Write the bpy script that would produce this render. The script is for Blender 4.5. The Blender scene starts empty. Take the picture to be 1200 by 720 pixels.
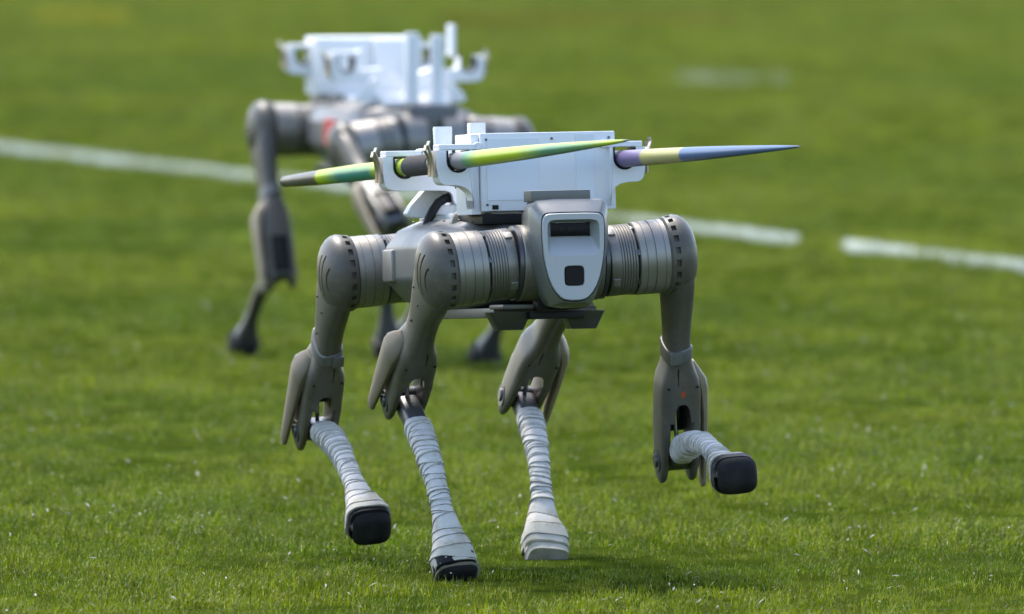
import bpy, bmesh, math, random
import numpy as np
from math import sin, cos, pi, radians, atan
from mathutils import Matrix, Vector, noise as mnoise

random.seed(7)
rng = np.random.default_rng(7)
scene = bpy.context.scene
col = scene.collection

# ------------------------------------------------------------------ camera
FPX, CAM_H, CAM_D = 18500.0, 1.289, 25.0          # focal length in photo pixels, metres
PITCH = atan(631 / FPX)
cam = bpy.data.cameras.new('camera')
cam.sensor_width = 36.0
cam.lens = FPX / 1200 * 36
cam.clip_start = 0.5
cam.clip_end = 4000
cam.dof.use_dof = True
cam.dof.focus_distance = 24.85
cam.dof.aperture_fstop = 10.0
cam_o = bpy.data.objects.new('camera', cam)
cam_o.location = (0, -CAM_D, CAM_H)
cam_o.rotation_euler = (pi / 2 - PITCH, 0, 0)
col.objects.link(cam_o)
scene.camera = cam_o

# ------------------------------------------------------------------ light
SUN_EL, SUN_AZ = radians(58), radians(-28)         # azimuth from +Y (away from camera) towards +X
world = bpy.data.worlds.new('World')
scene.world = world
world.use_nodes = True
wn = world.node_tree.nodes
bg = wn['Background']
sky = wn.new('ShaderNodeTexSky')
sky.sky_type = 'NISHITA'
sky.sun_disc = False
sky.sun_elevation = SUN_EL
sky.sun_rotation = SUN_AZ
sky.dust_density = 2.0
world.node_tree.links.new(sky.outputs[0], bg.inputs[0])
bg.inputs[1].default_value = 0.13
sun = bpy.data.lights.new('sun', 'SUN')
sun.energy = 1.5
sun.angle = radians(10.0)
sun.color = (1.0, 0.95, 0.87)
sun_o = bpy.data.objects.new('sun', sun)
sdir = Vector((cos(SUN_EL) * sin(SUN_AZ), cos(SUN_EL) * cos(SUN_AZ), sin(SUN_EL)))
sun_o.rotation_euler = (-sdir).to_track_quat('-Z', 'Y').to_euler()
col.objects.link(sun_o)
vs = scene.view_settings
vs.view_transform = 'Standard'
vs.look = 'None'
vs.gamma = 1
vs.exposure = 1.9
scene.cycles.max_bounces = 6

# ------------------------------------------------------------------ materials
def new_mat(name):
    m = bpy.data.materials.new(name)
    m.use_nodes = True
    nt = m.node_tree
    return m, nt, nt.nodes['Principled BSDF']

def paint(name, c, rough=0.45, metal=0.0, var=0.12, scale=40, bump=0.08, dirt=None, dirt_amt=0.0, coat=0.0, spec=0.5):
    """plain surface with fine procedural variation in colour, gloss and relief"""
    m, nt, b = new_mat(name)
    L = nt.links.new
    tc = nt.nodes.new('ShaderNodeTexCoord')
    n1 = nt.nodes.new('ShaderNodeTexNoise')
    n1.inputs['Scale'].default_value = scale
    n1.inputs['Detail'].default_value = 6
    n1.inputs['Roughness'].default_value = 0.65
    L(tc.outputs['Object'], n1.inputs['Vector'])
    mix = nt.nodes.new('ShaderNodeMix')
    mix.data_type = 'RGBA'
    mix.inputs['A'].default_value = (*[v * (1 - var) for v in c], 1)
    mix.inputs['B'].default_value = (*[min(1, v * (1 + var)) for v in c], 1)
    L(n1.outputs[0], mix.inputs['Factor'])
    out = mix.outputs['Result']
    if dirt:
        n2 = nt.nodes.new('ShaderNodeTexNoise')
        n2.inputs['Scale'].default_value = 23
        n2.inputs['Detail'].default_value = 8
        n2.inputs['Roughness'].default_value = 0.7
        L(tc.outputs['Object'], n2.inputs['Vector'])
        r = nt.nodes.new('ShaderNodeValToRGB')
        r.color_ramp.elements[0].position = 0.5
        r.color_ramp.elements[1].position = 0.72
        r.color_ramp.elements[1].color = (dirt_amt,) * 3 + (1,)
        L(n2.outputs[0], r.inputs[0])
        mx = nt.nodes.new('ShaderNodeMix')
        mx.data_type = 'RGBA'
        mx.inputs['B'].default_value = (*dirt, 1)
        L(r.outputs[0], mx.inputs['Factor'])
        L(out, mx.inputs['A'])
        out = mx.outputs['Result']
    L(out, b.inputs['Base Color'])
    mr = nt.nodes.new('ShaderNodeMapRange')
    mr.inputs['To Min'].default_value = max(0.03, rough - 0.1)
    mr.inputs['To Max'].default_value = min(1, rough + 0.1)
    L(n1.outputs[0], mr.inputs['Value'])
    L(mr.outputs[0], b.inputs['Roughness'])
    b.inputs['Metallic'].default_value = metal
    b.inputs['Coat Weight'].default_value = coat
    b.inputs['Specular IOR Level'].default_value = spec
    if bump:
        bp = nt.nodes.new('ShaderNodeBump')
        bp.inputs['Strength'].default_value = bump
        bp.inputs['Distance'].default_value = 0.002
        n3 = nt.nodes.new('ShaderNodeTexNoise')
        n3.inputs['Scale'].default_value = 500
        L(tc.outputs['Object'], n3.inputs['Vector'])
        L(n3.outputs[0], bp.inputs['Height'])
        L(bp.outputs[0], b.inputs['Normal'])
    return m

M = {}
M['thigh'] = paint('leg_warm_grey', (0.084, 0.076, 0.061), 0.40, 0.0, spec=0.35, dirt=(0.17, 0.15, 0.105), dirt_amt=0.45)
M['guard'] = paint('guard_khaki', (0.15, 0.125, 0.085), 0.5, 0.0, spec=0.25, dirt=(0.16, 0.14, 0.09), dirt_amt=0.4)
M['guard_tan'] = paint('guard_tan', (0.25, 0.205, 0.135), 0.5, 0.0, spec=0.25, dirt=(0.13, 0.11, 0.07), dirt_amt=0.4)
M['motor'] = paint('anodised_grey', (0.21, 0.20, 0.18), 0.45, 0.7, var=0.06)
M['motor_light'] = paint('anodised_light', (0.27, 0.255, 0.23), 0.45, 0.7, var=0.06)
M['body'] = paint('body_grey', (0.14, 0.14, 0.135), 0.45, 0.4)
M['head'] = paint('head_silver', (0.21, 0.213, 0.205), 0.34, 0.5, var=0.05)
M['face'] = paint('face_silver', (0.36, 0.37, 0.38), 0.40, 0.2, var=0.04, bump=0.03)
M['black'] = paint('black_plastic', (0.010, 0.010, 0.010), 0.5, spec=0.2)
M['rubber'] = paint('black_rubber', (0.008, 0.008, 0.009), 0.6, 0, bump=0.3, spec=0.18, dirt=(0.05, 0.045, 0.03), dirt_amt=0.3)
M['glass'] = paint('dark_glass', (0.006, 0.006, 0.008), 0.3, 0, bump=0, spec=0.12)
M['dark'] = paint('dark_metal', (0.09, 0.09, 0.095), 0.35, 0.7)
M['shin'] = paint('shin_gunmetal', (0.085, 0.085, 0.09), 0.36, 0.4, var=0.1)
M['steel'] = paint('bright_steel', (0.62, 0.62, 0.6), 0.22, 1.0)
M['spring'] = paint('spring_steel', (0.36, 0.31, 0.25), 0.35, 0.9)
M['white'] = paint('printed_white', (0.71, 0.715, 0.72), 0.5, 0, var=0.03, bump=0.05)
M['film'] = paint('sticker_film', (0.67, 0.695, 0.73), 0.45, 0, var=0.02, bump=0.0)
M['wrap'] = paint('white_bandage', (0.54, 0.525, 0.50), 0.9, 0, var=0.22, scale=90, bump=0.7, dirt=(0.24, 0.20, 0.12), dirt_amt=0.9, spec=0.2)
nt = M['wrap'].node_tree
b = nt.nodes['Principled BSDF']
src = b.inputs['Base Color'].links[0].from_socket
tc = nt.nodes.new('ShaderNodeTexCoord')
sx = nt.nodes.new('ShaderNodeSeparateXYZ')
nt.links.new(tc.outputs['Object'], sx.inputs[0])
nz = nt.nodes.new('ShaderNodeTexNoise')
nz.inputs['Scale'].default_value = 45
nz.inputs['Detail'].default_value = 8
nt.links.new(tc.outputs['Object'], nz.inputs['Vector'])
mr = nt.nodes.new('ShaderNodeMapRange')          # grass and mud rubbed into the tape near the foot
mr.inputs['From Min'].default_value = -.24
mr.inputs['From Max'].default_value = -.37
mr.inputs['To Max'].default_value = 1.1
nt.links.new(sx.outputs['Z'], mr.inputs['Value'])
mu = nt.nodes.new('ShaderNodeMath')
mu.operation = 'MULTIPLY'
nt.links.new(mr.outputs[0], mu.inputs[0])
nt.links.new(nz.outputs[0], mu.inputs[1])
mx = nt.nodes.new('ShaderNodeMix')
mx.data_type = 'RGBA'
mx.inputs['B'].default_value = (.26, .24, .15, 1)
nt.links.new(mu.outputs[0], mx.inputs['Factor'])
nt.links.new(src, mx.inputs['A'])
nt.links.new(mx.outputs['Result'], b.inputs['Base Color'])
M['red'] = paint('red_sticker', (0.55, 0.02, 0.02), 0.4)
M['orange'] = paint('orange_sticker', (0.30, 0.06, 0.02), 0.5)
M['plate'] = paint('plate_grey', (0.12, 0.12, 0.115), 0.45, 0.4)

# ------------------------------------------------------------------ mesh helpers
class MB:
    def __init__(s):
        s.v, s.f = [], []
    def add(s, vs_, fs):
        o = len(s.v)
        s.v += [tuple(map(float, p)) for p in vs_]
        s.f += [tuple(i + o for i in f) for f in fs]
        return s
    def box(s, c, size, R=None, taper=1.0):
        hx, hy, hz = [d / 2 for d in size]
        pts = []
        for z, k in ((-hz, taper), (hz, 1.0)):
            for x, y in ((-hx, -hy), (hx, -hy), (hx, hy), (-hx, hy)):
                p = Vector((x * k, y * k, z))
                if R is not None:
                    p = R @ p
                pts.append(p + Vector(c))
        return s.add(pts, [(3, 2, 1, 0), (4, 5, 6, 7), (0, 1, 5, 4), (1, 2, 6, 5), (2, 3, 7, 6), (3, 0, 4, 7)])
    def loft(s, rings, cap0=True, cap1=True):
        n = len(rings[0])
        vv, ff = [], []
        for r in rings:
            vv += [tuple(p) for p in r]
        for i in range(len(rings) - 1):
            for j in range(n):
                k = (j + 1) % n
                ff.append((i * n + j, i * n + k, (i + 1) * n + k, (i + 1) * n + j))
        if cap0:
            ff.append(tuple(range(n - 1, -1, -1)))
        if cap1:
            o = (len(rings) - 1) * n
            ff.append(tuple(range(o, o + n)))
        return s.add(vv, ff)
    def lathe(s, prof, axis='y', n=48, c=(0, 0, 0)):
        """prof: list of (t along axis, radius)"""
        rings = []
        for t, r in prof:
            ring = []
            for j in range(n):
                a = 2 * pi * j / n
                if axis == 'y':
                    p = (r * cos(a), t, -r * sin(a))
                elif axis == 'x':
                    p = (t, r * cos(a), r * sin(a))
                else:
                    p = (r * cos(a), r * sin(a), t)
                ring.append((p[0] + c[0], p[1] + c[1], p[2] + c[2]))
            rings.append(ring)
        return s.loft(rings)
    def tube(s, pts, r, n=10):
        pts = [Vector(p) for p in pts]
        rr = r if isinstance(r, (list, tuple)) else [r] * len(pts)
        rings = []
        up = Vector((0.13, 0.97, 0.2)).normalized()
        for i, p in enumerate(pts):
            d = (pts[min(i + 1, len(pts) - 1)] - pts[max(i - 1, 0)]).normalized()
            a = d.cross(up).normalized()
            b = d.cross(a)
            rings.append([p + (a * cos(2 * pi * j / n) + b * sin(2 * pi * j / n)) * rr[i] for j in range(n)])
        return s.loft(rings)
    def prism(s, poly, x0, x1):
        """polygon in (y,z) extruded along x"""
        n = len(poly)
        v = [(x0, y, z) for y, z in poly] + [(x1, y, z) for y, z in poly]
        f = [tuple(range(n)), tuple(range(2 * n - 1, n - 1, -1))]
        f += [((i + 1) % n, i, n + i, n + (i + 1) % n) for i in range(n)]
        return s.add(v, f)
    def mesh(s, name, bevel=0, segs=2, sharp=35):
        me = bpy.data.meshes.new(name)
        me.from_pydata(s.v, [], s.f)
        bm = bmesh.new()
        bm.from_mesh(me)
        bmesh.ops.recalc_face_normals(bm, faces=bm.faces)
        if bevel:
            ed = [e for e in bm.edges if len(e.link_faces) == 2 and e.calc_face_angle(0) > radians(28)]
            bmesh.ops.bevel(bm, geom=ed, offset=bevel, segments=segs, profile=0.6, affect='EDGES', clamp_overlap=True)
        bm.to_mesh(me)
        bm.free()
        me.polygons.foreach_set('use_smooth', [True] * len(me.polygons))
        me.set_sharp_from_angle(angle=radians(sharp))
        return me

def sup(a, b, n=24, e=2.0, ph=0.0):
    """super-ellipse outline"""
    out = []
    for j in range(n):
        t = 2 * pi * j / n + ph
        ct, st = cos(t), sin(t)
        out.append((a * math.copysign(abs(ct) ** (2 / e), ct), b * math.copysign(abs(st) ** (2 / e), st)))
    return out

def chaikin(P, it=2):
    for _ in range(it):
        Q = []
        for i in range(len(P)):
            a, b = P[i], P[(i + 1) % len(P)]
            Q += [(a[0] * .75 + b[0] * .25, a[1] * .75 + b[1] * .25), (a[0] * .25 + b[0] * .75, a[1] * .25 + b[1] * .75)]
        P = Q
    return P

def smooth_run(P, it=2):
    for _ in range(it):
        Q = [P[0]]
        for a, b in zip(P[:-1], P[1:]):
            Q += [(a[0] * .75 + b[0] * .25, a[1] * .75 + b[1] * .25), (a[0] * .25 + b[0] * .75, a[1] * .25 + b[1] * .75)]
        P = Q + [P[-1]]
    return P
def boolean(me, cutter_mb, sharp=35):
    a = bpy.data.objects.new('tmp_a', me)
    cm = cutter_mb.mesh('tmp_c')
    b = bpy.data.objects.new('tmp_b', cm)
    col.objects.link(a)
    col.objects.link(b)
    md = a.modifiers.new('b', 'BOOLEAN')
    md.operation = 'DIFFERENCE'
    md.solver = 'EXACT'
    md.use_self = True
    md.object = b
    dg = bpy.context.evaluated_depsgraph_get()
    dg.update()
    res = bpy.data.meshes.new_from_object(a.evaluated_get(dg))
    bpy.data.objects.remove(a)
    bpy.data.objects.remove(b)
    res.polygons.foreach_set('use_smooth', [True] * len(res.polygons))
    res.set_sharp_from_angle(angle=radians(sharp))
    return res

def obj(name, me, mat, parent=None, mtx=None):
    o = bpy.data.objects.new(name, me)
    col.objects.link(o)
    if me is not None and not me.materials:
        me.materials.append(M[mat] if isinstance(mat, str) else mat)
    if me is not None and me.materials[0] != (M[mat] if isinstance(mat, str) else mat):
        o.material_slots[0].link = 'OBJECT'
        o.material_slots[0].material = M[mat] if isinstance(mat, str) else mat
    o.parent = parent
    if mtx is not None:
        o.matrix_local = mtx
    return o

def T(x, y, z):
    return Matrix.Translation((x, y, z))
def RX(a):
    return Matrix.Rotation(a, 4, 'X')
def RY(a):
    return Matrix.Rotation(a, 4, 'Y')
def RZ(a):
    return Matrix.Rotation(a, 4, 'Z')

# ------------------------------------------------------------------ shared part meshes
L1 = L2 = 0.35
HIPX, HIPY, OFFY = 0.328, 0.075, 0.12
ME = {}

def build_leg_meshes(side):
    """side=+1 left, -1 right. Leg frame: origin at hip pivot, x fore, y lateral (world left), z up; outward is y*side"""
    k = 'L' if side > 0 else 'R'
    # hip cover with vents cut in
    prof = [(-0.021, 0.0), (-0.021, 0.0585), (-0.018, 0.0615), (0.0, 0.0645), (0.008, 0.0627), (0.015, 0.058), (0.021, 0.051), (0.026, 0.0415), (0.0295, 0.03), (0.0315, 0.016), (0.032, 0.001)]
    mb = MB().lathe([(t * side, max(r, 0.0005)) for t, r in prof], 'y', 72)
    me = mb.mesh('hip_cover')
    cut = MB()
    for i, (x, h) in enumerate(((0.000, 0.062), (0.016, 0.070), (0.036, 0.040))):
        pts = []
        for q in range(7):
            u = q / 6 * 2 - 1
            pts.append((x - 0.006 * (1 - u * u), 0.03 * side, u * h / 2 + 0.004))
        rings = []
        for p in pts:
            rings.append([(p[0] - 0.0021, p[1] - 0.012 * side, p[2]), (p[0] + 0.0021, p[1] - 0.012 * side, p[2]),
                          (p[0] + 0.0021, p[1] + 0.01 * side, p[2]), (p[0] - 0.0021, p[1] + 0.01 * side, p[2])])
        cut.loft(rings)
    me = boolean(me, cut)
    cut = MB()
    for i in range(16):
        a = radians(-58 + i * 18.5)
        if a > radians(238):
            continue
        R = Matrix.Rotation(-a, 3, 'Y')
        cut.box(R @ Vector((0.064, -0.010 * side, 0)), (0.014, 0.008, 0.011), R)
    me = boolean(me, cut)
    ME['hip_cover' + k] = me
    # thigh
    rings = []
    spec = [(0.02, .050, .019, 0, 0), (0.0, .057, .0205, 0, 0), (-.03, .0575, .021, 0, 0), (-.055, .053, .0215, -.001, 0), (-.08, .046, .0215, -.002, .0),
            (-.105, .039, .0205, -.002, 0), (-.14, .034, .0195, -.001, 0), (-.172, .0335, .0205, 0, 0.001), (-.19, .035, .025, 0, .002), (-.205, .0365, .0305, 0, .002), (-.222, .037, .033, 0, .002), (-.25, .0365, .0336, 0, .002), (-.276, .036, .0336, 0, .002)]
    for z, a, b, ox, oy in spec:
        rings.append([(x + ox, y + oy * side + 0.004 * side, z) for x, y in sup(a, b, 32, float(np.interp(-z, [.17, .22], [2.9, 4.6])))])
    arch = smooth_run([(-.0145, -.30), (-.0145, -.268), (-.009, -.244), (.009, -.244), (.0145, -.268), (.0145, -.30)], 2)
    cut = MB().prism([(yy + .006 * side, zz_) for yy, zz_ in arch], -.020, .06)
    tm = boolean(MB().loft(rings).mesh('thigh'), cut, 40)
    mb = MB().add([v_.co for v_ in tm.vertices], [tuple(p_.vertices) for p_ in tm.polygons])
    for sgn in (-1, 1):                              # fork plates either side of the knee
        rings = []
        for z, a, w in ((-.262, .031, .0090), (-.276, .0345, .0090), (-.285, .0345, .0088), (-.33, .031, .0080), (-.36, .026, .0075), (-.378, .019, .0065), (-.386, .009, .004)):
            rings.append([(x, y + sgn * .0245 + 0.006 * side, z) for x, y in sup(a, w, 20, 3.2)])
        mb.loft(rings)
    ME['leg' + k] = mb.mesh('leg', sharp=40)
    # knee guard on the outer side
    rings = []
    for z, x, y, a, w in ((-.185, -.010, .026, .012, .006), (-.2, -.010, .0325, .022, .009), (-.212, -.011, .0385, .027, .0105), (-.228, -.012, .0425, .0275, .0095), (-.27, -.015, .0455, .0245, .0062), (-.32, -.019, .0468, .020, .0055), (-.36, -.023, .0475, .016, .005), (-.394, -.026, .048, .012, .0045), (-.402, -.027, .048, .006, .003)):
        rings.append([(x + px, (y + py) * side, z) for px, py in sup(a, w, 10, 3.2, pi / 10)])
    ME['knee_guard' + k] = MB().loft(rings).mesh('knee_guard', 0.0012, 2, 30)
    # cable strap round the thigh
    rings = []
    for z, g in ((-.152, .0005), (-.1535, .0022), (-.1735, .0022), (-.175, .0005)):
        rings.append([(x - .001, y + .004 * side, z + 0.004 * sin(j * .4)) for j, (x, y) in enumerate(sup(.0342 + g, .0207 + g, 32, 2.9))])
    mb = MB().loft(rings)
    mb.box((0.0375, -0.006 * side, -.163), (.006, .018, .021))
    ME['strap' + k] = mb.mesh('strap', 0.0012)
    # long slot plate and seam on the inner face
    ME['seam' + k] = MB().box((0.0345, -0.002 * side, -.225), (.004, .0014, .085)).mesh('seam')

for s_ in (1, -1):
    build_leg_meshes(s_)

def shin_axis(t):
    """t 0 knee .. 1 foot; bowed forward, the end turning down to the sole"""
    bow = 0.037 * max(0.0, math.sin(pi * t ** 0.85)) ** 1.2 if 0 < t < 1 else 0.0
    return Vector((bow, 0, -L2 * t))

def shin_ring(t, a, b, n=24, e=2.6, dz=None, tilt=0.0, ph=0.0):
    p = shin_axis(t)
    d = (shin_axis(min(1, t + .02)) - shin_axis(max(0, t - .02))).normalized()
    xa = Vector((-d.z, 0, d.x))
    xa = Vector((xa.x, 0, xa.z)).normalized()
    out = []
    for x, y in sup(a, b, n, e, ph):
        out.append(p + xa * x + Vector((0, y, 0)) + d * (tilt * x / max(a, 1e-4) * 0.004 + tilt * y * 0.12))
    return out

mb = MB().loft([shin_ring(t, a, b, 20, 5) for t, a, b in ((-.04, .010, .013), (-.02, .017, .0155), (.06, .0185, .0165), (.15, .0165, .017), (.27, .0145, .0175), (.5, .012, .014), (.7, .011, .0125), (.85, .012, .015), (.92, .014, .018))])
ME['shin'] = mb.mesh('shin', 0.0008)
def wrap_r(t):
    K = [.1, .2, .24, .35, .5, .62, .72, .82, .90, .95, 1.0, 1.04, 1.06]
    a = np.interp(t, K, [.0195, .0185, .018, .0165, .0140, .0125, .0130, .0190, .0265, .0300, .0305, .0295, .027])
    b = np.interp(t, K, [.0195, .0210, .0215, .0205, .0175, .0158, .0165, .0235, .0315, .0345, .0350, .0340, .031])
    return float(a), float(b)
def wrap_e(t, seed):
    return float(np.interp(t, [.8, .92], [2.6, 3.0 if seed == 1 else 3.8]))
def wrap_mesh(t0, t1, seed):
    r = random.Random(seed)
    a, b = wrap_r(t0)
    rings = [shin_ring(t0, a * .8, b * .8, 32, 2.6)]
    t = t0
    tilt = 0.0
    while t < t1 - .004:
        step = r.uniform(.014, .036) if r.random() < .75 else r.uniform(.008, .014)
        if t > 0.74:
            step = r.uniform(.04, .08)
        step = min(step, t1 - t)
        th = r.uniform(.0006, .0016) if r.random() < .65 else r.uniform(.0016, .0028)
        if t > .74:
            th = r.uniform(.0003, .0009)
        ntilt = r.uniform(-2.0, 1.6)
        e0, e1 = t0 + .03, t1 - .05
        for q, g in ((0.0, -.0016), (.10, -.0002), (.55, th * .6), (1.0, th)):
            tt = t + step * q
            a, b = wrap_r(tt)
            tl = tilt * (1 - q) + ntilt * q
            tl = tl if e0 < tt < e1 else 0
            j = r.uniform(-.0003, .0003) + (.0019 if seed in (1, 3, 4) and tt > .9 else 0)
            ring = shin_ring(tt, a + g + j, b + g + j, 32, wrap_e(tt, seed), tilt=tl)
            ax = shin_axis(tt)
            ring2 = []
            for p in ring:
                d_ = p - ax
                w_ = mnoise.noise(Vector((p.x * 60 + seed, p.y * 60, tt * 26))) * .0011 + mnoise.noise(Vector((p.x * 170, p.y * 170 + seed, tt * 90))) * .0006
                if seed == 1 and tt > .955 and p.y < -.012:
                    w_ -= .0040 * min(1, (tt - .955) / .02) * (0.6 + mnoise.noise(Vector((p.x * 90, p.y * 90, tt * 60))))
                ring2.append(p + d_.normalized() * w_ + Vector((0, 0, mnoise.noise(Vector((p.x * 50, p.y * 50, t * 40 + seed))) * .0022 if e0 < tt < e1 else 0)))
            rings.append(ring2)
        tilt = ntilt
        t += step
    a, b = wrap_r(t1)
    rings.append(shin_ring(t1, a * .9, b * .9, 32, wrap_e(t1, seed)))
    return MB().loft(rings).mesh('wrap', sharp=30)
ME['wrapFR'] = wrap_mesh(.215, 1.03, 1)
ME['wrapFL'] = wrap_mesh(.10, .95, 2)
ME['wrapRR'] = wrap_mesh(.13, .972, 3)
ME['wrapRL'] = wrap_mesh(.2, 1.076, 4)
mb = MB().loft([shin_ring(t, a, b, 28, 3.4) for t, a, b in ((.90, .014, .018), (.938, .020, .024), (.941, .0298, .0336), (.948, .0306, .0343), (1.0, .0306, .0343), (1.04, .0292, .0328), (1.065, .023, .027), (1.072, .012, .016))])
ME['foot'] = mb.mesh('foot', sharp=50)
mb = MB().loft([shin_ring(t, a, b, 24, 2.8) for t, a, b in ((.72, .011, .013), (.8, .014, .0165), (.88, .020, .024), (.95, .024, .028), (.99, .022, .026))])
ME['foot_cup'] = mb.mesh('foot_cup')
mb = MB().lathe([(-.0368, .001), (-.0368, .009), (-.0345, .011), (-.0335, .011), (-.0335, .0185), (.0335, .0185), (.0335, .011), (.0345, .011), (.0368, .009), (.0368, .001)], 'y', 24)
ME['knee_joint'] = mb.mesh('knee_joint')
mb = MB().tube([(.004, -.006, -.235), (.010, -.005, -.29), (.014, -.003, -.315), (.018, 0, -.335)], [.0042, .0036, .0036, .005], 10)
mb.lathe([(-.011, .006), (.011, .006)], 'y', 14, (.016, 0, -.336))
ME['linkage_rod'] = mb.mesh('linkage_rod')

ME['knee_cover'] = MB().box((-.024, 0, -.275), (.010, .034, .07)).mesh('knee_cover', .002)

# hip motor: stacked cylinder sections along y, from the body (y=0.03) out to the cover (y=0.175)
ME['motor_big'] = MB().lathe([(.018, .030), (.018, .058), (.021, .0605), (.064, .0605), (.066, .0585), (.066, .03)], 'y', 64).mesh('motor_housing')
ME['motor_ring'] = MB().lathe([(.0655, .03), (.0655, .0575), (.0675, .0595), (.0735, .0595), (.0745, .0565), (.0745, .03)], 'y', 64).mesh('motor_ring')
ME['motor_seam'] = MB().lathe([(.074, .03), (.074, .0535), (.0765, .0535), (.0765, .03)], 'y', 64).mesh('motor_seam')
prof = [(.0765, .03), (.0765, .0555), (.078, .0565), (.093, .0565), (.0935, .055)]
y = .0935
for i in range(6):
    prof += [(y + .001, .0562), (y + .0035, .0562), (y + .0045, .0548)]
    y += .0045
prof += [(y, .03)]
ME['motor_mid'] = MB().lathe(prof, 'y', 64).mesh('motor_sleeve')
ME['motor_seam2'] = MB().lathe([(y, .03), (y, .0535), (y + .003, .0535), (y + .003, .03)], 'y', 64).mesh('motor_seam')
y2 = y + .003
ME['motor_end'] = MB().lathe([(y2, .03), (y2, .056), (y2 + .0015, .058), (.134, .058), (.1345, .0572), (.1355, .0572), (.136, .0583), (.148, .0583), (.1485, .0570), (.1498, .0570), (.1503, .0586), (.164, .0586), (.1645, .0578), (.1655, .0578), (.166, .0586), (.1735, .0586), (.1735, .03)], 'y', 64).mesh('motor_end')
ME['bolt'] = MB().lathe([(0, .0022), (.002, .0022), (.0026, .0014)], 'z', 6).mesh('bolt')
ME['motor_clip'] = MB().box((0, 0, 0), (.014, .012, .005)).mesh('motor_clip', .001)

# torso
def octa(hw, zt, zb, ch, cb, panel=.03):
    half = [(hw * .62, zt), (hw * .86, zt - ch * .35), (hw, zt - ch), (hw, zb + cb), (hw * .80, zb + cb * .3), (hw * .6, zb)]
    P = half + [(-y_, z_) for y_, z_ in reversed(half)]
    return P
def ringx(x, P):
    return [(x, a, b) for a, b in P]
mb = MB().loft([ringx(-.262, octa(.085, .052, -.05, .03, .03)), ringx(-.25, octa(.11, .062, -.060, .034, .034)), ringx(-.225, octa(.142, .072, -.068, .04, .045)), ringx(-.13, octa(.148, .074, -.070, .042, .048)),
                ringx(.05, octa(.145, .074, -.070, .042, .048)), ringx(.17, octa(.135, .070, -.066, .042, .046)), ringx(.225, octa(.10, .062, -.062, .035, .04)), ringx(.25, octa(.07, .05, -.05, .03, .03))])
ME['torso'] = mb.mesh('torso', .006, 3, 30)

# head shell, face plate
outer = [(.052, .114), (.062, .106), (.0645, .094), (.0645, .060), (.0615, .026), (.052, -.015), (.039, -.048), (.029, -.060)]
inner = [(.038, .091), (.0475, .088), (.0515, .077), (.051, .044), (.0485, .014), (.040, -.020), (.027, -.041), (.014, -.049)]
def full(h, k=1.0, dz=0.0, it=2):
    P = h + [(-a, b) for a, b in reversed(h)]
    zc = 0.03
    return chaikin([(a * k, zc + (b - zc) * k + dz) for a, b in P], it)
HX = .428
mb = MB().loft([ringx(.352, full(outer, .93, 0.0, 1)), ringx(.360, full(outer, .985, 0.0, 1)), ringx(.394, full(outer, 1.0, 0.0, 1)), ringx(.403, full(outer, .985, 0.0, 1)), ringx(HX - .004, full(inner, 1.035, 0.0, 1)), ringx(HX - .0025, full(inner, 1.015, 0.0, 1)), ringx(HX - .032, full(inner, 1.005, 0.0, 1))])
ME['head'] = mb.mesh('head', .0012, 2, 24)
fp = MB().loft([ringx(HX - .031, full(inner, .99, 0.0, 1)), ringx(HX - .002, full(inner, .99, 0.0, 1)), ringx(HX, full(inner, .97, 0.0, 1))]).mesh('face_plate')
def rrect(hy, z0, z1, e=7):
    return [(y_, (z0 + z1) / 2 + z_) for y_, z_ in sup(hy, (z1 - z0) / 2, 40, e)]
cut = MB().loft([[(HX - .022, y_, z_) for y_, z_ in rrect(.0335, .053, .076)], [(HX + .012, y_, z_) for y_, z_ in rrect(.0475, .0065, .0825)]])
fp = boolean(fp, cut, 30)
cut = MB().loft([[(x_, y_, z_ - .009) for y_, z_ in sup(.0165, .0165, 28, 5)] for x_ in (HX - .006, HX + .01)])
ME['face_plate'] = boolean(fp, cut, 30)
ME['camera_window'] = MB().box((HX - .0204, 0, .0645), (.003, .0640, .0215)).mesh('camera_window', .0006)
ME['camera_lens'] = MB().lathe([(HX - .0190, .0042), (HX - .0183, .0042), (HX - .0181, .0036)], 'x', 18, (0, 0, .0645)).mesh('camera_lens')
ME['range_lens'] = MB().loft([[(x_, y_ * k_, z_ * k_ - .009) for y_, z_ in sup(.0155, .0155, 28, 5)] for x_, k_ in ((HX - .0055, 1), (HX - .003, 1), (HX - .0015, .93))]).mesh('range_lens')
ME['head_block'] = MB().box((.375, -.012, .118), (.046, .098, .018)).mesh('head_block', .002)
ME['collar'] = MB().box((.30, 0, .005), (.07, .09, .095)).box((.335, 0, .02), (.03, .11, .12)).mesh('collar', .006)

# belly
ME['belly'] = MB().box((.0, 0, -.078), (.50, .17, .016)).box((.275, -.012, -.069), (.09, .15, .008)).mesh('belly_plate', .003)
ME['pod'] = MB().box((.285, 0, -.0915), (.05, .066, .029), taper=.62).mesh('belly_sensor', .0015)
ME['belly_bar'] = MB().box((.31, 0, -.0835), (.03, .09, .012)).box((.33, -.012, -.066), (.03, .05, .02)).mesh('belly_bar', .002)

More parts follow.
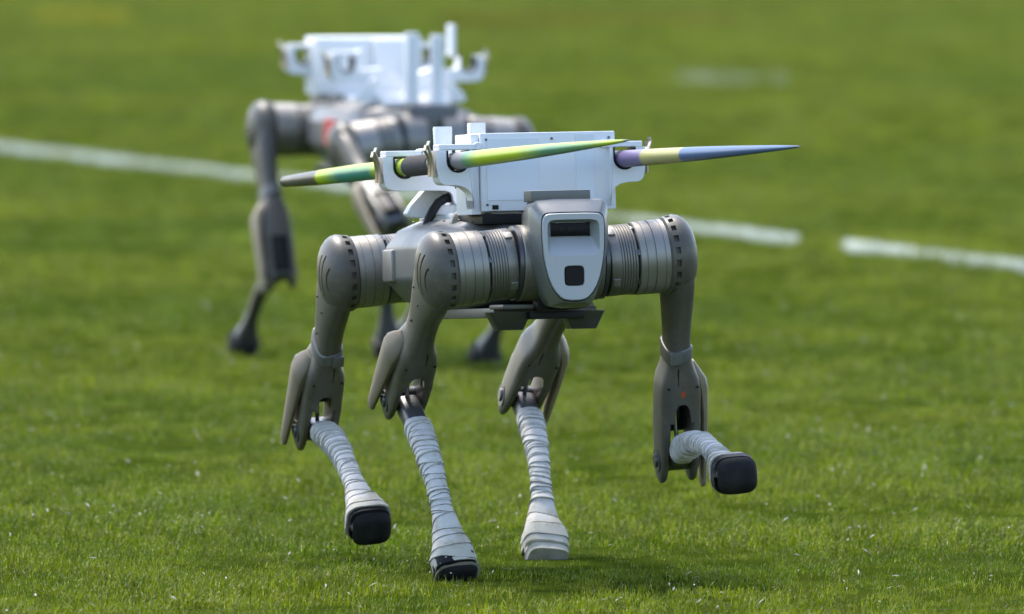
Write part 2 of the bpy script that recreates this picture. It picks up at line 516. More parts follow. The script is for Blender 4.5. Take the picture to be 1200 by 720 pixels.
# rack
HZF, HZR, HYJ, XF, XR = .1765, .1715, .137, .225, -.126
def notch(side, oc=0.0, r=.0185, n=12):
    """points of a U notch open to the top, in (outward o, z)"""
    P = [(r, .0155)]
    for i in range(n + 1):
        a = -pi * i / n
        P.append((r * cos(a), -.002 + r * sin(a)))
    P.append((-r, .0155))
    return P
front_low = smooth_run([(-.024, -.078), (-.024, -.055), (-.010, -.043), (.006, -.040), (.030, -.040), (.034, -.014)], 3)
front_poly = front_low + [(.034, .0155)] + notch(1) + [(-.024, .0155)]
rear_low = smooth_run([(-.105, -.078), (-.080, -.062), (-.078, -.041), (-.05, -.040), (.004, -.040), (.032, -.038), (.035, -.012)], 3)
rear_poly = rear_low + [(.035, .0155)] + notch(1) + [(-.0205, -.010), (-.028, -.0145), (-.080, -.0105), (-.112, -.022), (-.128, -.045), (-.140, -.078)]
for sd, k in ((1, 'L'), (-1, 'R')):
    ME['br_front' + k] = MB().prism([((HYJ + o) * sd, HZF + z) for o, z in front_poly], XF - .022, XF + .022).mesh('bracket', .0008, 1)
    ME['br_rear' + k] = MB().prism([((HYJ + o) * sd, HZR + z) for o, z in rear_poly], XR - .022, XR + .022).mesh('bracket', .0008, 1)
    ln_ = []
    for i in range(15):
        a = -pi * i / 14
        ln_.append((cos(a), sin(a)))
    U = [(.0187, .0150)] + [(.0187 * c_, -.002 + .0187 * s_) for c_, s_ in ln_] + [(-.0187, .0150), (-.0158, .0150)] + [(.0158 * c_, -.002 + .0158 * s_) for c_, s_ in reversed(ln_)] + [(.0158, .0150)]
    ME['liner' + k] = MB().prism([(o * sd, z) for o, z in U], -.0228, .0228).mesh('notch_liner')
    lid = MB()
    lid.box((0, -.001 * sd, .0205), (.040, .062, .009))
    lid.lathe([(-.020, .0065), (.020, .0065)], 'x', 16, (0, -.034 * sd, .0215))
    ME['lid' + k] = lid.mesh('lid', .001, 1)
    # open lid: the same piece hinged upright at its inner end
    op = MB().box((0, -.034 * sd, .052), (.040, .010, .062)).lathe([(-.020, .0065), (.020, .0065)], 'x', 16, (0, -.034 * sd, .0205))
    ME['openlid' + k] = op.mesh('lid', .001, 1)
    sp = MB()
    for i, xx in enumerate((-.010, .010)):
        P = [(.0385, -.026), (.0378, -.010), (.0395, .006), (.0455, .016 + .008 * i), (.043, .025 + .006 * i)]
        v = []
        for o, z in P:
            v.append([(xx - .008, o * sd, z), (xx + .008, o * sd, z), (xx + .008, (o + .0016) * sd, z), (xx - .008, (o + .0016) * sd, z)])
        sp.loft(v)
    ME['spring' + k] = sp.mesh('spring_clip')
BX0, BX1, BY0, BY1, BZ0, BZ1 = XF - .085, XF + .012, -.0975, .124, .094, .218
ME['side_slab'] = MB().box((XF - .045, -.105, .153), (.10, .0135, .128)).mesh('side_slab', .0015)
mb = MB().box(((BX0 + BX1) / 2, (BY0 + BY1) / 2, (BZ0 + BZ1) / 2), (BX1 - BX0, BY1 - BY0, BZ1 - BZ0))
mb.box((BX0 - .012, -.05, .158), (.03, .10, .112))
ME['box'] = mb.mesh('carry_box', .0018, 2)
ME['film'] = MB().box((BX1 + .0006, -.045, .160), (.0012, .085, .098)).mesh('film')
ME['film2'] = MB().box((BX1 + .0006, .074, .158), (.0012, .030, .112)).mesh('film')
ME['base'] = MB().box((-.01, 0, .0885), (.44, .15, .010)).box((-.02, 0, .078), (.30, .11, .012)).mesh('rack_base', .0015)
ME['dark_module'] = MB().box((.135, -.02, .0815), (.19, .15, .016)).mesh('control_module', .002)
def strut(sd):
    m_ = MB()
    P = smooth_run([(.080, .088), (.118, .088), (.126, .098), (.085, .142), (.072, .142)], 1) + [(.060, .128), (.060, .098)]
    m_.prism([(a * sd, b) for a, b in P], XR - .05, XR - .022)
    m_.box((XR - .036, .05 * sd, .1), (.09, .06, .016))
    return m_.mesh('strut', .001, 1)
ME['strutL'], ME['strutR'] = strut(1), strut(-1)
ME['postA'] = MB().loft([[(-.25 + x_ * k, -.036 + y_ * k, z_) for x_, y_ in sup(.0145, .0145, 20, 3)] for z_, k in ((.09, 1.25), (.11, .92), (.19, .94), (.232, 1.03), (.236, .98))]).mesh('post', sharp=40)
ME['postB'] = MB().loft([[(-.235 + x_ * k, .017 + y_ * k, z_) for x_, y_ in sup(.0135, .0135, 20, 5)] for z_, k in ((.09, 1.1), (.12, 1), (.238, 1), (.241, .95))]).mesh('post', sharp=40)
P = [(-.105, -.104, .070), (-.106, -.098, .086), (-.108, -.090, .100), (-.112, -.080, .112), (-.118, -.066, .119), (-.13, -.05, .120)]
ME['cable'] = MB().tube([(a, b, c) for a, b, c in P], .0075, 12).mesh('cable')
ME['tag'] = MB().box((0, 0, 0), (.0012, .010, .007)).mesh('marker_tag')
ME['side_panel'] = MB().box((-.175, .147, .002), (.062, .012, .052)).mesh('side_panel', .004)
ME['top_ridge'] = MB().box((-.03, 0, .073), (.36, .05, .012)).mesh('top_ridge', .004)
ME['top_lug'] = MB().lathe([(-.008, .022), (.008, .022)], 'x', 24).mesh('top_lug', .001)

# ------------------------------------------------------------------ ground, markings, grass
def tag(o, label=None, cat=None, group=None, kind=None):
    if label: o['label'] = label
    if cat: o['category'] = cat
    if group: o['group'] = group
    if kind: o['kind'] = kind
    return o

def pos_noise(nt, scale, detail=3, rough=0.5):
    g = nt.nodes.new('ShaderNodeNewGeometry')
    n = nt.nodes.new('ShaderNodeTexNoise')
    n.inputs['Scale'].default_value = scale
    n.inputs['Detail'].default_value = detail
    n.inputs['Roughness'].default_value = rough
    nt.links.new(g.outputs['Position'], n.inputs['Vector'])
    return n.outputs[0]

m, nt, b = new_mat('turf_soil')
r = nt.nodes.new('ShaderNodeValToRGB')
r.color_ramp.elements[0].position = .35
r.color_ramp.elements[1].position = .65
r.color_ramp.elements[0].color = (.018, .032, .003, 1)
r.color_ramp.elements[1].color = (.035, .05, .006, 1)
nt.links.new(pos_noise(nt, 3.0, 8), r.inputs[0])
nt.links.new(r.outputs[0], b.inputs['Base Color'])
b.inputs['Roughness'].default_value = .95
b.inputs['Specular IOR Level'].default_value = 0
M['ground'] = m

gm = MB()
NX, NY = 60, 60
xs = [math.copysign(abs(t) ** 3, t) * 1500 for t in np.linspace(-1, 1, NX)]
ys = [math.copysign(abs(t) ** 3, t) * 1500 for t in np.linspace(-1, 1, NY)]
gm.add([(x, y_, 0) for y_ in ys for x in xs], [(j * NX + i, j * NX + i + 1, (j + 1) * NX + i + 1, (j + 1) * NX + i) for j in range(NY - 1) for i in range(NX - 1)])
tag(obj('ground', gm.mesh('ground'), 'ground'), 'flat green sports field turf reaching to the horizon', kind='structure')

def blade_mat(name, dark, light, dry, dry_amt, transl=.45):
    m, nt, b = new_mat(name)
    L = nt.links.new
    oi = nt.nodes.new('ShaderNodeObjectInfo')
    big = pos_noise(nt, .45, 4, .6)
    fine = pos_noise(nt, 11, 4, .6)
    ad = nt.nodes.new('ShaderNodeMath'); ad.operation = 'MULTIPLY_ADD'
    ad.inputs[1].default_value = .55
    L(big, ad.inputs[0])
    m2 = nt.nodes.new('ShaderNodeMath'); m2.operation = 'MULTIPLY'; m2.inputs[1].default_value = .45
    L(fine, m2.inputs[0])
    L(m2.outputs[0], ad.inputs[2])
    r = nt.nodes.new('ShaderNodeValToRGB')
    r.color_ramp.elements[0].position = .39
    r.color_ramp.elements[1].position = .61
    r.color_ramp.elements[0].color = (*dark, 1)
    r.color_ramp.elements[1].color = (*light, 1)
    L(ad.outputs[0], r.inputs[0])
    # dry blades
    hi = pos_noise(nt, 160, 1)
    rr = nt.nodes.new('ShaderNodeValToRGB')
    rr.color_ramp.elements[0].position = .58
    rr.color_ramp.elements[1].position = .68
    rr.color_ramp.elements[1].color = (dry_amt,) * 3 + (1,)
    L(hi, rr.inputs[0])
    mx = nt.nodes.new('ShaderNodeMix'); mx.data_type = 'RGBA'
    mx.inputs['B'].default_value = (*dry, 1)
    L(rr.outputs[0], mx.inputs['Factor'])
    L(r.outputs[0], mx.inputs['A'])
    hs = nt.nodes.new('ShaderNodeHueSaturation')
    mr = nt.nodes.new('ShaderNodeMapRange')
    mr.inputs['To Min'].default_value = .65
    mr.inputs['To Max'].default_value = 1.4
    L(oi.outputs['Random'], mr.inputs['Value'])
    L(mr.outputs[0], hs.inputs['Value'])
    L(mx.outputs['Result'], hs.inputs['Color'])
    L(hs.outputs[0], b.inputs['Base Color'])
    b.inputs['Roughness'].default_value = .5
    b.inputs['Specular IOR Level'].default_value = .08
    tr = nt.nodes.new('ShaderNodeBsdfTranslucent')
    L(hs.outputs[0], tr.inputs['Color'])
    ms = nt.nodes.new('ShaderNodeMixShader')
    ms.inputs[0].default_value = transl
    L(b.outputs[0], ms.inputs[1])
    L(tr.outputs[0], ms.inputs[2])
    L(ms.outputs[0], nt.nodes['Material Output'].inputs['Surface'])
    return m
M['grass'] = blade_mat('grass_blades', (.056, .109, .003), (.150, .182, .006), (.30, .28, .12), .85)
M['line'] = blade_mat('painted_blades', (.4, .42, .36), (.6, .62, .56), (.35, .4, .25), .5, .2)
M['yellow_line'] = blade_mat('yellow_painted_blades', (.20, .19, .008), (.24, .22, .01), (.10, .15, .01), .5, .2)
M['petal'] = paint('pale_petals', (.36, .34, .28), .7, 0, var=.4, scale=3)

def blade(v, f, x, y_, z, h, w, ang, lean, curl):
    d = (cos(ang), sin(ang))
    n_ = (-d[1] * w / 2, d[0] * w / 2)
    o = len(v)
    for t, k in ((0, 1.0), (.55, .85)):
        cx, cy = x + d[0] * lean * h * t ** (1 + curl), y_ + d[1] * lean * h * t ** (1 + curl)
        v.append((cx - n_[0] * k, cy - n_[1] * k, z + h * t))
        v.append((cx + n_[0] * k, cy + n_[1] * k, z + h * t))
    v.append((x + d[0] * lean * h, y_ + d[1] * lean * h, z + h * (1 - .25 * lean)))
    f.append((o, o + 1, o + 3, o + 2))
    f.append((o + 2, o + 3, o + 4))

tufts = bpy.data.collections.new('tuft_kinds')
for q in range(10):
    v, f = [], []
    for i in range(34 if q < 8 else 9):
        a, rr_ = random.uniform(0, 2 * pi), .055 * math.sqrt(random.random())
        h = random.uniform(.010, .034) * (1.4 if random.random() < .08 else 1) * (1 if q < 8 else 1.7)
        blade(v, f, rr_ * cos(a), rr_ * sin(a), -.002, h, random.uniform(.0014, .0032) * (1 if q < 8 else .8), random.uniform(0, 2 * pi), random.uniform(.15, 1.0), random.uniform(.2, 1))
    me = bpy.data.meshes.new('tuft')
    me.from_pydata(v, [], f)
    me.materials.append(M['grass'])
    tufts.objects.link(bpy.data.objects.new('tuft', me))

def scatter(dens_fn, x_fn, y0, y1, step=1.0):
    P = []
    y_ = y0
    while y_ < y1:
        hw = x_fn(y_)
        n_ = rng.poisson(dens_fn(y_) * 2 * hw * step)
        P.append(np.column_stack([rng.uniform(-hw, hw, n_), rng.uniform(y_, y_ + step, n_), np.zeros(n_)]))
        y_ += step
    return np.vstack(P)

pts = scatter(lambda y_: 330 if y_ < 9 else (170 if y_ < 25 else 100), lambda y_: 1.7 + (y_ + 25) * .052, -4, 75)
sc_ = np.array([0.8 + .8 * (mnoise.noise(Vector((p[0] * 2.3, p[1] * 1.1, 1))) + .35 * mnoise.noise(Vector((p[0] * 9, p[1] * 5, 4)))) for p in pts])
sc_ = np.clip(sc_ * .86, .45, 1.35)
for fx_, fy_ in ((-.085, .048), (.048, .73)):      # trodden down round the planted feet
    dd = np.hypot(pts[:, 0] - fx_, (pts[:, 1] - fy_ + .12) * .55)
    sc_ *= np.clip(.42 + dd * 2.2, .42, 1)
sc_ = sc_ * (1 + np.clip((pts[:, 1] - 10) / 60, 0, 1) * .9)
gme = bpy.data.meshes.new('grass')
gme.from_pydata([tuple(p) for p in pts], [], [])
at = gme.attributes.new('tuft_scale', 'FLOAT', 'POINT')
at.data.foreach_set('value', sc_.astype(np.float32))
g_o = bpy.data.objects.new('grass', gme)
col.objects.link(g_o)
tag(g_o, 'short mown green grass covering the whole field', 'grass', kind='stuff')
ng = bpy.data.node_groups.new('grass_scatter', 'GeometryNodeTree')
ng.interface.new_socket('Geometry', in_out='INPUT', socket_type='NodeSocketGeometry')
ng.interface.new_socket('Geometry', in_out='OUTPUT', socket_type='NodeSocketGeometry')
N = ng.nodes
gi, go = N.new('NodeGroupInput'), N.new('NodeGroupOutput')
ip = N.new('GeometryNodeInstanceOnPoints')
ci = N.new('GeometryNodeCollectionInfo')
ci.inputs['Collection'].default_value = tufts
ci.inputs['Separate Children'].default_value = True
ci.inputs['Reset Children'].default_value = True
ip.inputs['Pick Instance'].default_value = True
rv = N.new('FunctionNodeRandomValue'); rv.data_type = 'FLOAT_VECTOR'
rv.inputs['Min'].default_value = (-.12, -.12, 0)
rv.inputs['Max'].default_value = (.12, .12, 6.283)
na = N.new('GeometryNodeInputNamedAttribute'); na.data_type = 'FLOAT'
na.inputs['Name'].default_value = 'tuft_scale'
ng.links.new(gi.outputs[0], ip.inputs['Points'])
ng.links.new(ci.outputs[0], ip.inputs['Instance'])
ng.links.new(rv.outputs[0], ip.inputs['Rotation'])
ng.links.new(na.outputs['Attribute'], ip.inputs['Scale'])
ng.links.new(ip.outputs[0], go.inputs[0])
md = g_o.modifiers.new('scatter', 'NODES')
md.node_group = ng

def painted_line(name, p0, p1, width, n_per_m2, mat, label, gaps=(), h=.04, fade=0.0):
    """a strip of paint-coated blades"""
    p0, p1 = Vector(p0), Vector(p1)
    d = p1 - p0
    ln = d.length
    d.normalize()
    nn = Vector((-d.y, d.x, 0))
    v, f = [], []
    r_ = random.Random(hash(width) % 1000 + 3)
    for i in range(int(ln * width * n_per_m2)):
        t = r_.uniform(0, ln)
        wear = mnoise.noise(Vector((t * .8, 3, 0)))
        if r_.random() < fade * (1 + wear):
            continue
        q = p0 + d * t + nn * (r_.uniform(-.5, .5) * width)
        if any(a < q.x / (q.y + CAM_D) < b_ for a, b_ in gaps):
            continue
        blade(v, f, q.x, q.y, 0, r_.uniform(.6, 1.05) * h, r_.uniform(.004, .007), r_.uniform(0, 6.28), r_.uniform(.2, .9), .5)
    me = bpy.data.meshes.new(name)
    me.from_pydata(v, [], f)
    return tag(obj(name, me, mat), label, kind='structure')

def ground_pt(u, v):
    d_ = CAM_D * 954 / (v + 271)
    return Vector(((u - 600) / FPX * d_, d_ - CAM_D, 0))
A, B = ground_pt(-120, 163.5), ground_pt(1330, 334)
painted_line('field_line', A, B, .038, 13000, 'line', 'long white painted line crossing the grass behind both robots', fade=.35, gaps=(((934 - 600) / FPX, (990 - 600) / FPX),))
painted_line('field_line', ground_pt(790, 97), ground_pt(925, 97), .8, 1500, 'line', 'short faded white painted line far back at the upper right', h=.055, fade=.8)
painted_line('field_line', ground_pt(520, 28), ground_pt(860, 28), 2.2, 1500, 'yellow_line', 'pale yellow painted line far back at the top centre', h=.07, fade=.4)
painted_line('field_line', ground_pt(40, 25), ground_pt(150, 25), 2.2, 1500, 'yellow_line', 'pale yellow painted line far back at the top left', h=.07, fade=.4)

# pale dry clippings and petals lying on the turf near the robot
v, f = [], []
for p in scatter(lambda y_: 85, lambda y_: 1.7, -3, 13):
    if mnoise.noise(Vector((p[0] * 1.9, p[1] * .9, 8))) < random.uniform(-.5, .45):
        continue
    s_ = random.uniform(.0010, .0036)
    a, t_ = random.uniform(0, 6.28), random.uniform(-.7, .7)
    c = Vector((p[0], p[1], random.uniform(.012, .032)))
    dx = Vector((cos(a), sin(a), t_)) * s_ * random.uniform(.8, 2.6)
    dy = Vector((-sin(a), cos(a), random.uniform(-.8, .8))) * s_ * .5
    o = len(v)
    v += [c - dx, c - dy + Vector((0, 0, .001)), c + dx, c + dy + Vector((0, 0, .001))]
    f.append((o, o + 1, o + 2, o + 3))
me = bpy.data.meshes.new('grass_clippings')
me.from_pydata([tuple(p) for p in v], [], f)
tag(obj('grass_clippings', me, 'petal'), 'tiny pale dry clippings and petals scattered over the near turf', 'clippings', kind='stuff')

# ------------------------------------------------------------------ robot
def robot(name, loc, z, yaw, pitch, roll, legs, label, wrapped, lids):
    root = bpy.data.objects.new(name, None)
    col.objects.link(root)
    root.location = (loc[0], loc[1], 0)
    root.rotation_euler = (0, 0, yaw)
    root.empty_display_size = .2
    tag(root, label, 'robot dog')
    root['group'] = 'four-legged robots on the field'
    BM = T(0, 0, z) @ RY(-pitch) @ RX(roll)
    def part(nm, key, mat, parent=root, mtx=None):
        return obj(nm, ME[key], mat, parent, (BM @ (mtx or Matrix())) if parent is root else mtx)
    torso = part('torso', 'torso', 'body')
    part('top_ridge', 'top_ridge', 'body', torso)
    part('side_panel', 'side_panel', 'motor_light', torso)
    part('side_panel', 'side_panel', 'motor_light', torso, Matrix.Scale(-1, 4, (0, 1, 0)))
    part('collar', 'collar', 'dark', torso)
    part('collar', 'collar', 'dark', torso, Matrix.Scale(-1, 4, (1, 0, 0)))
    for x_, y_ in ((.07, -.085), (.10, .085)):
        part('top_lug', 'top_lug', 'motor_light', torso, T(x_, y_, .066))
    for x_ in (-.2, -.1, 0, .1, .18):
        for y_ in (-.1, .1):
            part('bolt', 'bolt', 'dark', torso, T(x_, y_, .0705 if x_ < .15 else .066))
    head = part('head', 'head', 'head', root, T(0, .003, -.013))
    fp_ = part('face_plate', 'face_plate', 'face', head)
    part('camera_window', 'camera_window', 'glass', head)
    for y_ in (-.0145, -.001, .0165):
        part('camera_lens', 'camera_lens', 'black', head, T(0, y_, 0))
    part('range_lens', 'range_lens', 'glass', head)
    part('head_block', 'head_block', 'body', head)
    bel = part('belly_plate', 'belly', 'plate')
    part('belly_bar', 'belly_bar', 'black', bel)
    for sd in (-1, 1):
        part('belly_sensor', 'pod', 'dark', bel, T(0, .060 * sd - .010, 0))
    # hip motors
    for fx in (1, -1):
        for sd in (1, -1):
            ab = legs[('F' if fx > 0 else 'R') + ('L' if sd > 0 else 'R')][0]
            S = Matrix.Scale(sd, 4, (0, 1, 0))
            mo = part('hip_motor', 'motor_big', 'motor', root, T(HIPX * fx, 0, 0) @ S)
            part('motor_ring', 'motor_ring', 'dark', mo)
            # the outer half swings with the leg about the fore-aft axis
            swing = T(0, HIPY, 0) @ RX(radians(ab) * sd) @ T(0, -HIPY, 0)
            part('motor_seam', 'motor_seam', 'black', mo, swing)
            part('motor_sleeve', 'motor_mid', 'motor', mo, swing)
            part('motor_seam', 'motor_seam2', 'black', mo, swing)
            part('motor_end', 'motor_end', 'motor_light', mo, swing)
            for i in range(10):
                a = 2 * pi * (i + .3) / 10
                part('bolt', 'bolt', 'black', mo, T(.0600 * cos(a), .030, .0600 * sin(a)) @ RY(pi / 2 - a))
            for i in range(4):
                a = radians(52 + 90 * i) if fx > 0 else radians(35 + 90 * i)
                part('motor_clip', 'motor_clip', 'motor_light', mo, swing @ T(.0565 * cos(a), .084, .0565 * sin(a)) @ RY(pi / 2 - a))
            for i in range(7):
                a = radians(10 + 51.4 * i)
                part('motor_clip', 'motor_clip', 'dark', mo, swing @ T(.0548 * cos(a), .1215, .0548 * sin(a)) @ RY(pi / 2 - a) @ Matrix.Diagonal((.7, .5, .9, 1)))
    # legs
    for key, (ab, th, kn) in legs.items():
        fx, sd = (1 if key[0] == 'F' else -1), (1 if key[1] == 'L' else -1)
        k = key[1]
        # keep rotation of the whole leg about the body axis, then the thigh pitch
        LM = T(HIPX * fx, HIPY * sd, 0) @ RX(radians(ab)) @ T(0, OFFY * sd, 0)
        TH = LM @ RY(radians(th))
        leg = part('leg', 'leg' + k, 'thigh', root, TH)
        part('hip_cover', 'hip_cover' + k, 'thigh', leg, RY(radians(-th * .55)))
        swing_g = {'RL': 15, 'FL': 6}.get(key, 0)          # the left guards hang a little further forward
        part('knee_guard', 'knee_guard' + k, 'guard_tan' if sd > 0 else 'guard', leg, T(0, .004 * sd if swing_g else 0, -.2) @ RY(radians(-swing_g)) @ T(0, 0, .2))
        if key in ('FL', 'RR'):
            part('strap', 'strap' + k, 'body', leg)
        part('seam', 'seam' + k, 'black', leg)
        for x_, z_ in ((-.020, -.066), (.012, -.072), (.0, -.13)):
            part('screw', 'bolt', 'dark', leg, T(x_, (.004 + .0205) * sd, z_) @ RX(-pi / 2 * sd))
        for y_ in (-.024, .024):
            part('screw', 'bolt', 'black', leg, T(.0355, .006 * sd + y_, -.215) @ RY(pi / 2))
        part('knee_joint', 'knee_joint', 'dark', leg, T(0, .006 * sd, -L1))
        part('knee_cover', 'knee_cover', 'black', leg, T(0, .006 * sd, 0) if wrapped else T(.032, .006 * sd, -.03) @ Matrix.Diagonal((2.2, 1.0, 1.45, 1)) @ T(0, 0, .085))
        part('linkage_rod', 'linkage_rod', 'steel', leg, T(0, .006 * sd, 0))
        if key == 'FL' and wrapped:
            part('marker_dot', 'tag', 'orange', leg, T(.0366, .006, -.226) @ Matrix.Diagonal((1, .75, 1.5, 1)))
        SM = T(0, .006 * sd, -L1) @ RY(radians(-kn))
        part('shin', 'shin', 'shin', leg, SM)
        if wrapped:
            part('bandage_wrap', 'wrap' + key, 'wrap', leg, SM)
            part('foot', 'foot', 'rubber', leg, SM)
        else:
            part('foot_cup', 'foot_cup', 'shin', leg, SM)
            part('foot', 'foot', 'rubber', leg, SM)
    # rack on the back
    base = part('carrying_rack', 'base', 'white', root, T(0, 0, -.010))
    part('carry_box', 'box', 'white', base)
    part('side_slab', 'side_slab', 'white', base)
    for y_, z_ in ((-.088, .208), (.114, .208), (-.088, .104), (.02, .208), (.02, .104)):
        part('screw', 'bolt', 'plate', base, T(BX1, y_, z_) @ RY(pi / 2))
    part('panel_film', 'film', 'film', base)
    part('panel_film', 'film2', 'film', base)
    part('control_module', 'dark_module', 'black', base)
    for sd, k in ((1, 'L'), (-1, 'R')):
        for pos, xx, hz in (('front', XF, HZF), ('rear', XR, HZR)):
            part('bracket', 'br_%s%s' % (pos, k), 'white', base)
            H_ = T(xx, HYJ * sd, hz)
            part('lid', ('lid' if lids[(pos, k)] else 'openlid') + k, 'white', base, H_)
            part('notch_liner', 'liner' + k, 'black', base, H_)
            part('spring_clip', 'spring' + k, 'spring', base, H_)
        part('strut', 'strut' + k, 'white', base)
    part('post', 'postA', 'white', base)
    part('post', 'postB', 'white', base)
    part('cable', 'cable', 'black', base)
    for x_, y_, z_ in ((BX1 + .0012, -.075, .100), (XR + .0228, -.049, .137), (BX1 + .0012, .10, .101)):
        part('marker_tag', 'tag', 'black', base, T(x_, y_, z_))
    if not wrapped:
        o = part('red_sticker', 'tag', 'red', torso, T(-.06, .1475, .01) @ RZ(pi / 2) @ Matrix.Scale(8, 4))
    return root.matrix_basis.copy() @ Matrix(), BM, root

YAW1 = radians(-90 + 14.4)
legs1 = {'FR': (5, 54.9, 93.4), 'FL': (4, 21.1, 107), 'RR': (4.3, 43.9, 107.4), 'RL': (-6.2, 54.4, 98.7)}
allclosed = {(a, b_): True for a in ('front', 'rear') for b_ in 'LR'}
_, BM1, R1 = robot('robot_dog', (-.011, .354), .493, YAW1, radians(2.25), radians(.7), legs1,
                   'grey robot dog with white bandaged shins carrying two coloured javelins, in sharp focus', True, allclosed)
YAW2 = radians(90 + 16.3)
legs2 = {'FL': (0, 30, 90), 'RL': (-10, 67.5, 102.5), 'RR': (6, 35, 95), 'FR': (-2, 2.5, 70)}
lids2 = {('front', 'L'): True, ('rear', 'L'): True, ('front', 'R'): True, ('rear', 'R'): False}
robot('robot_dog', (-.267, 9.26), .493, YAW2, radians(1), 0, legs2,
      'out-of-focus robot dog walking away behind, with empty white rack and bare dark shins', False, lids2)

# ------------------------------------------------------------------ javelins
def ramp_mat(name, stops, swirl=None, rough=.42):
    """colour bands along the shaft (object z, metres / 2.2); swirl = list of (z0, z1, colour) laid over the upper side"""
    m, nt, b = new_mat(name)
    L = nt.links.new
    tc = nt.nodes.new('ShaderNodeTexCoord')
    sx = nt.nodes.new('ShaderNodeSeparateXYZ')
    L(tc.outputs['Object'], sx.inputs[0])
    dv = nt.nodes.new('ShaderNodeMath'); dv.operation = 'DIVIDE'; dv.inputs[1].default_value = 2.2
    L(sx.outputs['Z'], dv.inputs[0])
    r = nt.nodes.new('ShaderNodeValToRGB')
    cr = r.color_ramp
    while len(cr.elements) < len(stops):
        cr.elements.new(.5)
    for e, (p, c) in zip(cr.elements, stops):
        e.position = p / 2.2
        e.color = (*c, 1)
    L(dv.outputs[0], r.inputs[0])
    out = r.outputs[0]
    if swirl:
        r2 = nt.nodes.new('ShaderNodeValToRGB')
        while len(r2.color_ramp.elements) < len(swirl):
            r2.color_ramp.elements.new(.5)
        for e, (p, k) in zip(r2.color_ramp.elements, swirl):
            e.position = p / 2.2
            e.color = (k, k, k, 1)
        L(dv.outputs[0], r2.inputs[0])
        # one side of the shaft carries the second colour, twisting along the length
        at2 = nt.nodes.new('ShaderNodeMath'); at2.operation = 'ARCTAN2'
        L(sx.outputs['Y'], at2.inputs[0]); L(sx.outputs['X'], at2.inputs[1])
        tw = nt.nodes.new('ShaderNodeMath'); tw.operation = 'MULTIPLY_ADD'
        tw.inputs[1].default_value = .12
        L(sx.outputs['Z'], tw.inputs[0])
        of = nt.nodes.new('ShaderNodeMath'); of.operation = 'ADD'; of.inputs[1].default_value = 2.0
        L(at2.outputs[0], of.inputs[0]); L(of.outputs[0], tw.inputs[2])
        sn = nt.nodes.new('ShaderNodeMath'); sn.operation = 'SINE'
        L(tw.outputs[0], sn.inputs[0])
        ns = nt.nodes.new('ShaderNodeTexNoise'); ns.inputs['Scale'].default_value = 9
        L(tc.outputs['Object'], ns.inputs['Vector'])
        ad = nt.nodes.new('ShaderNodeMath'); ad.operation = 'MULTIPLY_ADD'; ad.inputs[1].default_value = 1.2
        L(ns.outputs[0], ad.inputs[0]); L(sn.outputs[0], ad.inputs[2])
        mr = nt.nodes.new('ShaderNodeMapRange')
        mr.inputs['From Min'].default_value = .1
        mr.inputs['From Max'].default_value = 1.1
        L(ad.outputs[0], mr.inputs['Value'])
        mu = nt.nodes.new('ShaderNodeMath'); mu.operation = 'MULTIPLY'
        L(mr.outputs[0], mu.inputs[0]); L(r2.outputs[0], mu.inputs[1])
        mx = nt.nodes.new('ShaderNodeMix'); mx.data_type = 'RGBA'
        mx.inputs['B'].default_value = (.03, .20, .15, 1)
        L(mu.outputs[0], mx.inputs['Factor']); L(out, mx.inputs['A'])
        out = mx.outputs['Result']
    # scuffs and dried soil towards the tail
    nz = nt.nodes.new('ShaderNodeTexNoise'); nz.inputs['Scale'].default_value = 60; nz.inputs['Detail'].default_value = 6
    L(tc.outputs['Object'], nz.inputs['Vector'])
    r3 = nt.nodes.new('ShaderNodeValToRGB')
    r3.color_ramp.elements[0].position = .6
    r3.color_ramp.elements[1].position = .75
    r3.color_ramp.elements[1].color = (.35, .35, .35, 1)
    L(nz.outputs[0], r3.inputs[0])
    mx = nt.nodes.new('ShaderNodeMix'); mx.data_type = 'RGBA'
    mx.inputs['B'].default_value = (.12, .10, .07, 1)
    L(r3.outputs[0], mx.inputs['Factor']); L(out, mx.inputs['A'])
    L(mx.outputs['Result'], b.inputs['Base Color'])
    b.inputs['Roughness'].default_value = rough
    b.inputs['Specular IOR Level'].default_value = .25
    return m

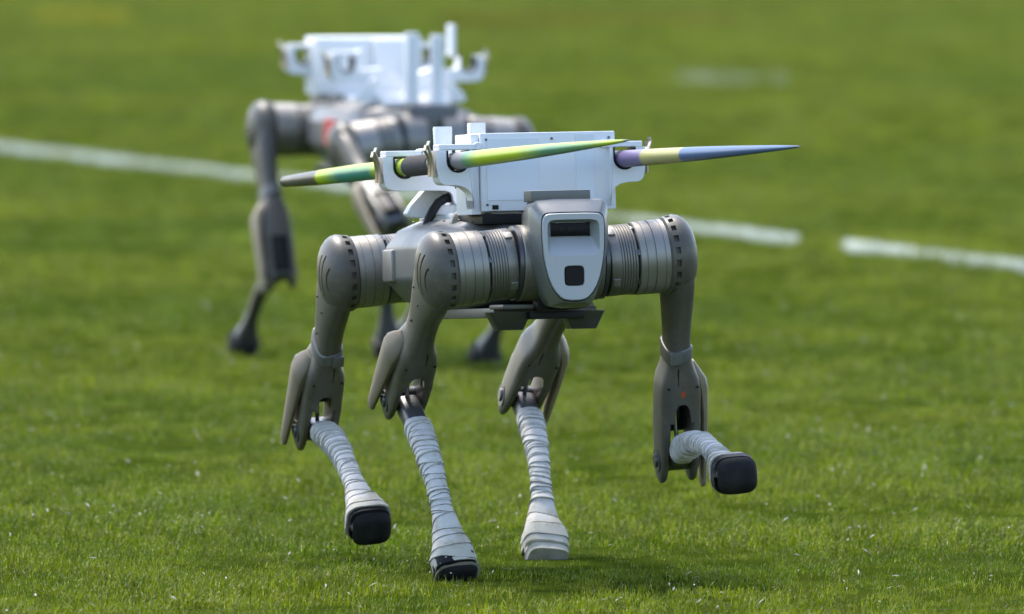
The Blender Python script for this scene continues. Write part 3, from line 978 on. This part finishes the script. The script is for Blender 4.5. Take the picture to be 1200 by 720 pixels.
GREY, YG, TEAL, WHT = (.085, .075, .062), (.34, .46, .006), (.06, .35, .3), (.22, .21, .22)
m1 = ramp_mat('javelin_green_paint', [(0, (.035, .03, .025)), (.05, (.09, .08, .068)), (.255, GREY), (.265, YG), (.8, YG), (1.0, WHT), (1.215, (.2, .195, .2)), (1.235, (.08, .24, .13)), (1.32, YG), (2.1, YG), (2.16, (.25, .33, .01)), (2.175, (.02, .02, .02)), (2.2, (.02, .02, .02))],
              swirl=[(0, 0), (.3, 0), (.42, 1), (.62, 1), (.67, 0), (1.55, 0), (1.72, .9), (1.95, .7), (2.08, 0), (2.2, 0)])
PUR, YEL, BLU = (.135, .10, .20), (.34, .30, .075), (.035, .085, .20)
m2 = ramp_mat('javelin_blue_paint', [(0, GREY), (.26, GREY), (.27, BLU), (.6, BLU), (.61, PUR), (1.278, PUR), (1.284, YEL), (1.515, YEL), (1.521, BLU), (2.1, BLU), (2.17, (.02, .04, .1)), (2.2, (.02, .03, .06))])

jprof = [(0, .0004), (.002, .005), (.008, .0088), (.10, .0105), (.27, .0125), (.45, .0140), (.7, .0145), (1.0, .0143), (1.2, .0135), (1.4, .0125), (1.6, .0110), (1.8, .0086), (1.95, .0063), (2.08, .0041), (2.17, .0022), (2.199, .0004)]
jme = MB().lathe(jprof, 'z', 28).mesh('javelin_shaft', sharp=60)
gp = [(.845, .0140)]
zz = .847
while zz < 1.0:
    gp += [(zz, .0162), (zz + .0035, .0168), (zz + .0045, .0160)]
    zz += .005
gp += [(1.004, .0140)]
grip_me = MB().lathe(gp, 'z', 28).mesh('grip', sharp=60)
M['cord'] = paint('grip_cord', (.075, .068, .065), .9, 0, bump=.4, scale=150)

def javelin(sd, pos_at_hole, stretch, mat, label):
    o = bpy.data.objects.new('javelin', None)
    col.objects.link(o)
    W = Matrix.Translation((R1.location.x, R1.location.y, 0)) @ RZ(YAW1) @ BM1
    slope = math.atan2(HZF - HZR, XF - XR) if sd < 0 else radians(.15)
    o.matrix_world = W @ T(XF, HYJ * sd, HZF - (.0118 if sd < 0 else .0135)) @ RY(pi / 2 - slope) @ T(0, 0, -pos_at_hole) @ Matrix.Diagonal((1, 1, stretch, 1))
    tag(o, label, 'javelin', 'javelins on the near robot')
    obj('shaft', jme if sd < 0 else jme.copy(), mat, o)
    obj('grip', grip_me, 'cord', o)
    return o
javelin(-1, 1.16, 1.025, m1, 'yellow-green and teal javelin with grey tail, in front of the white box')
javelin(1, 1.12, 1.0, m2, 'purple, yellow and blue javelin pointing right past the white box')
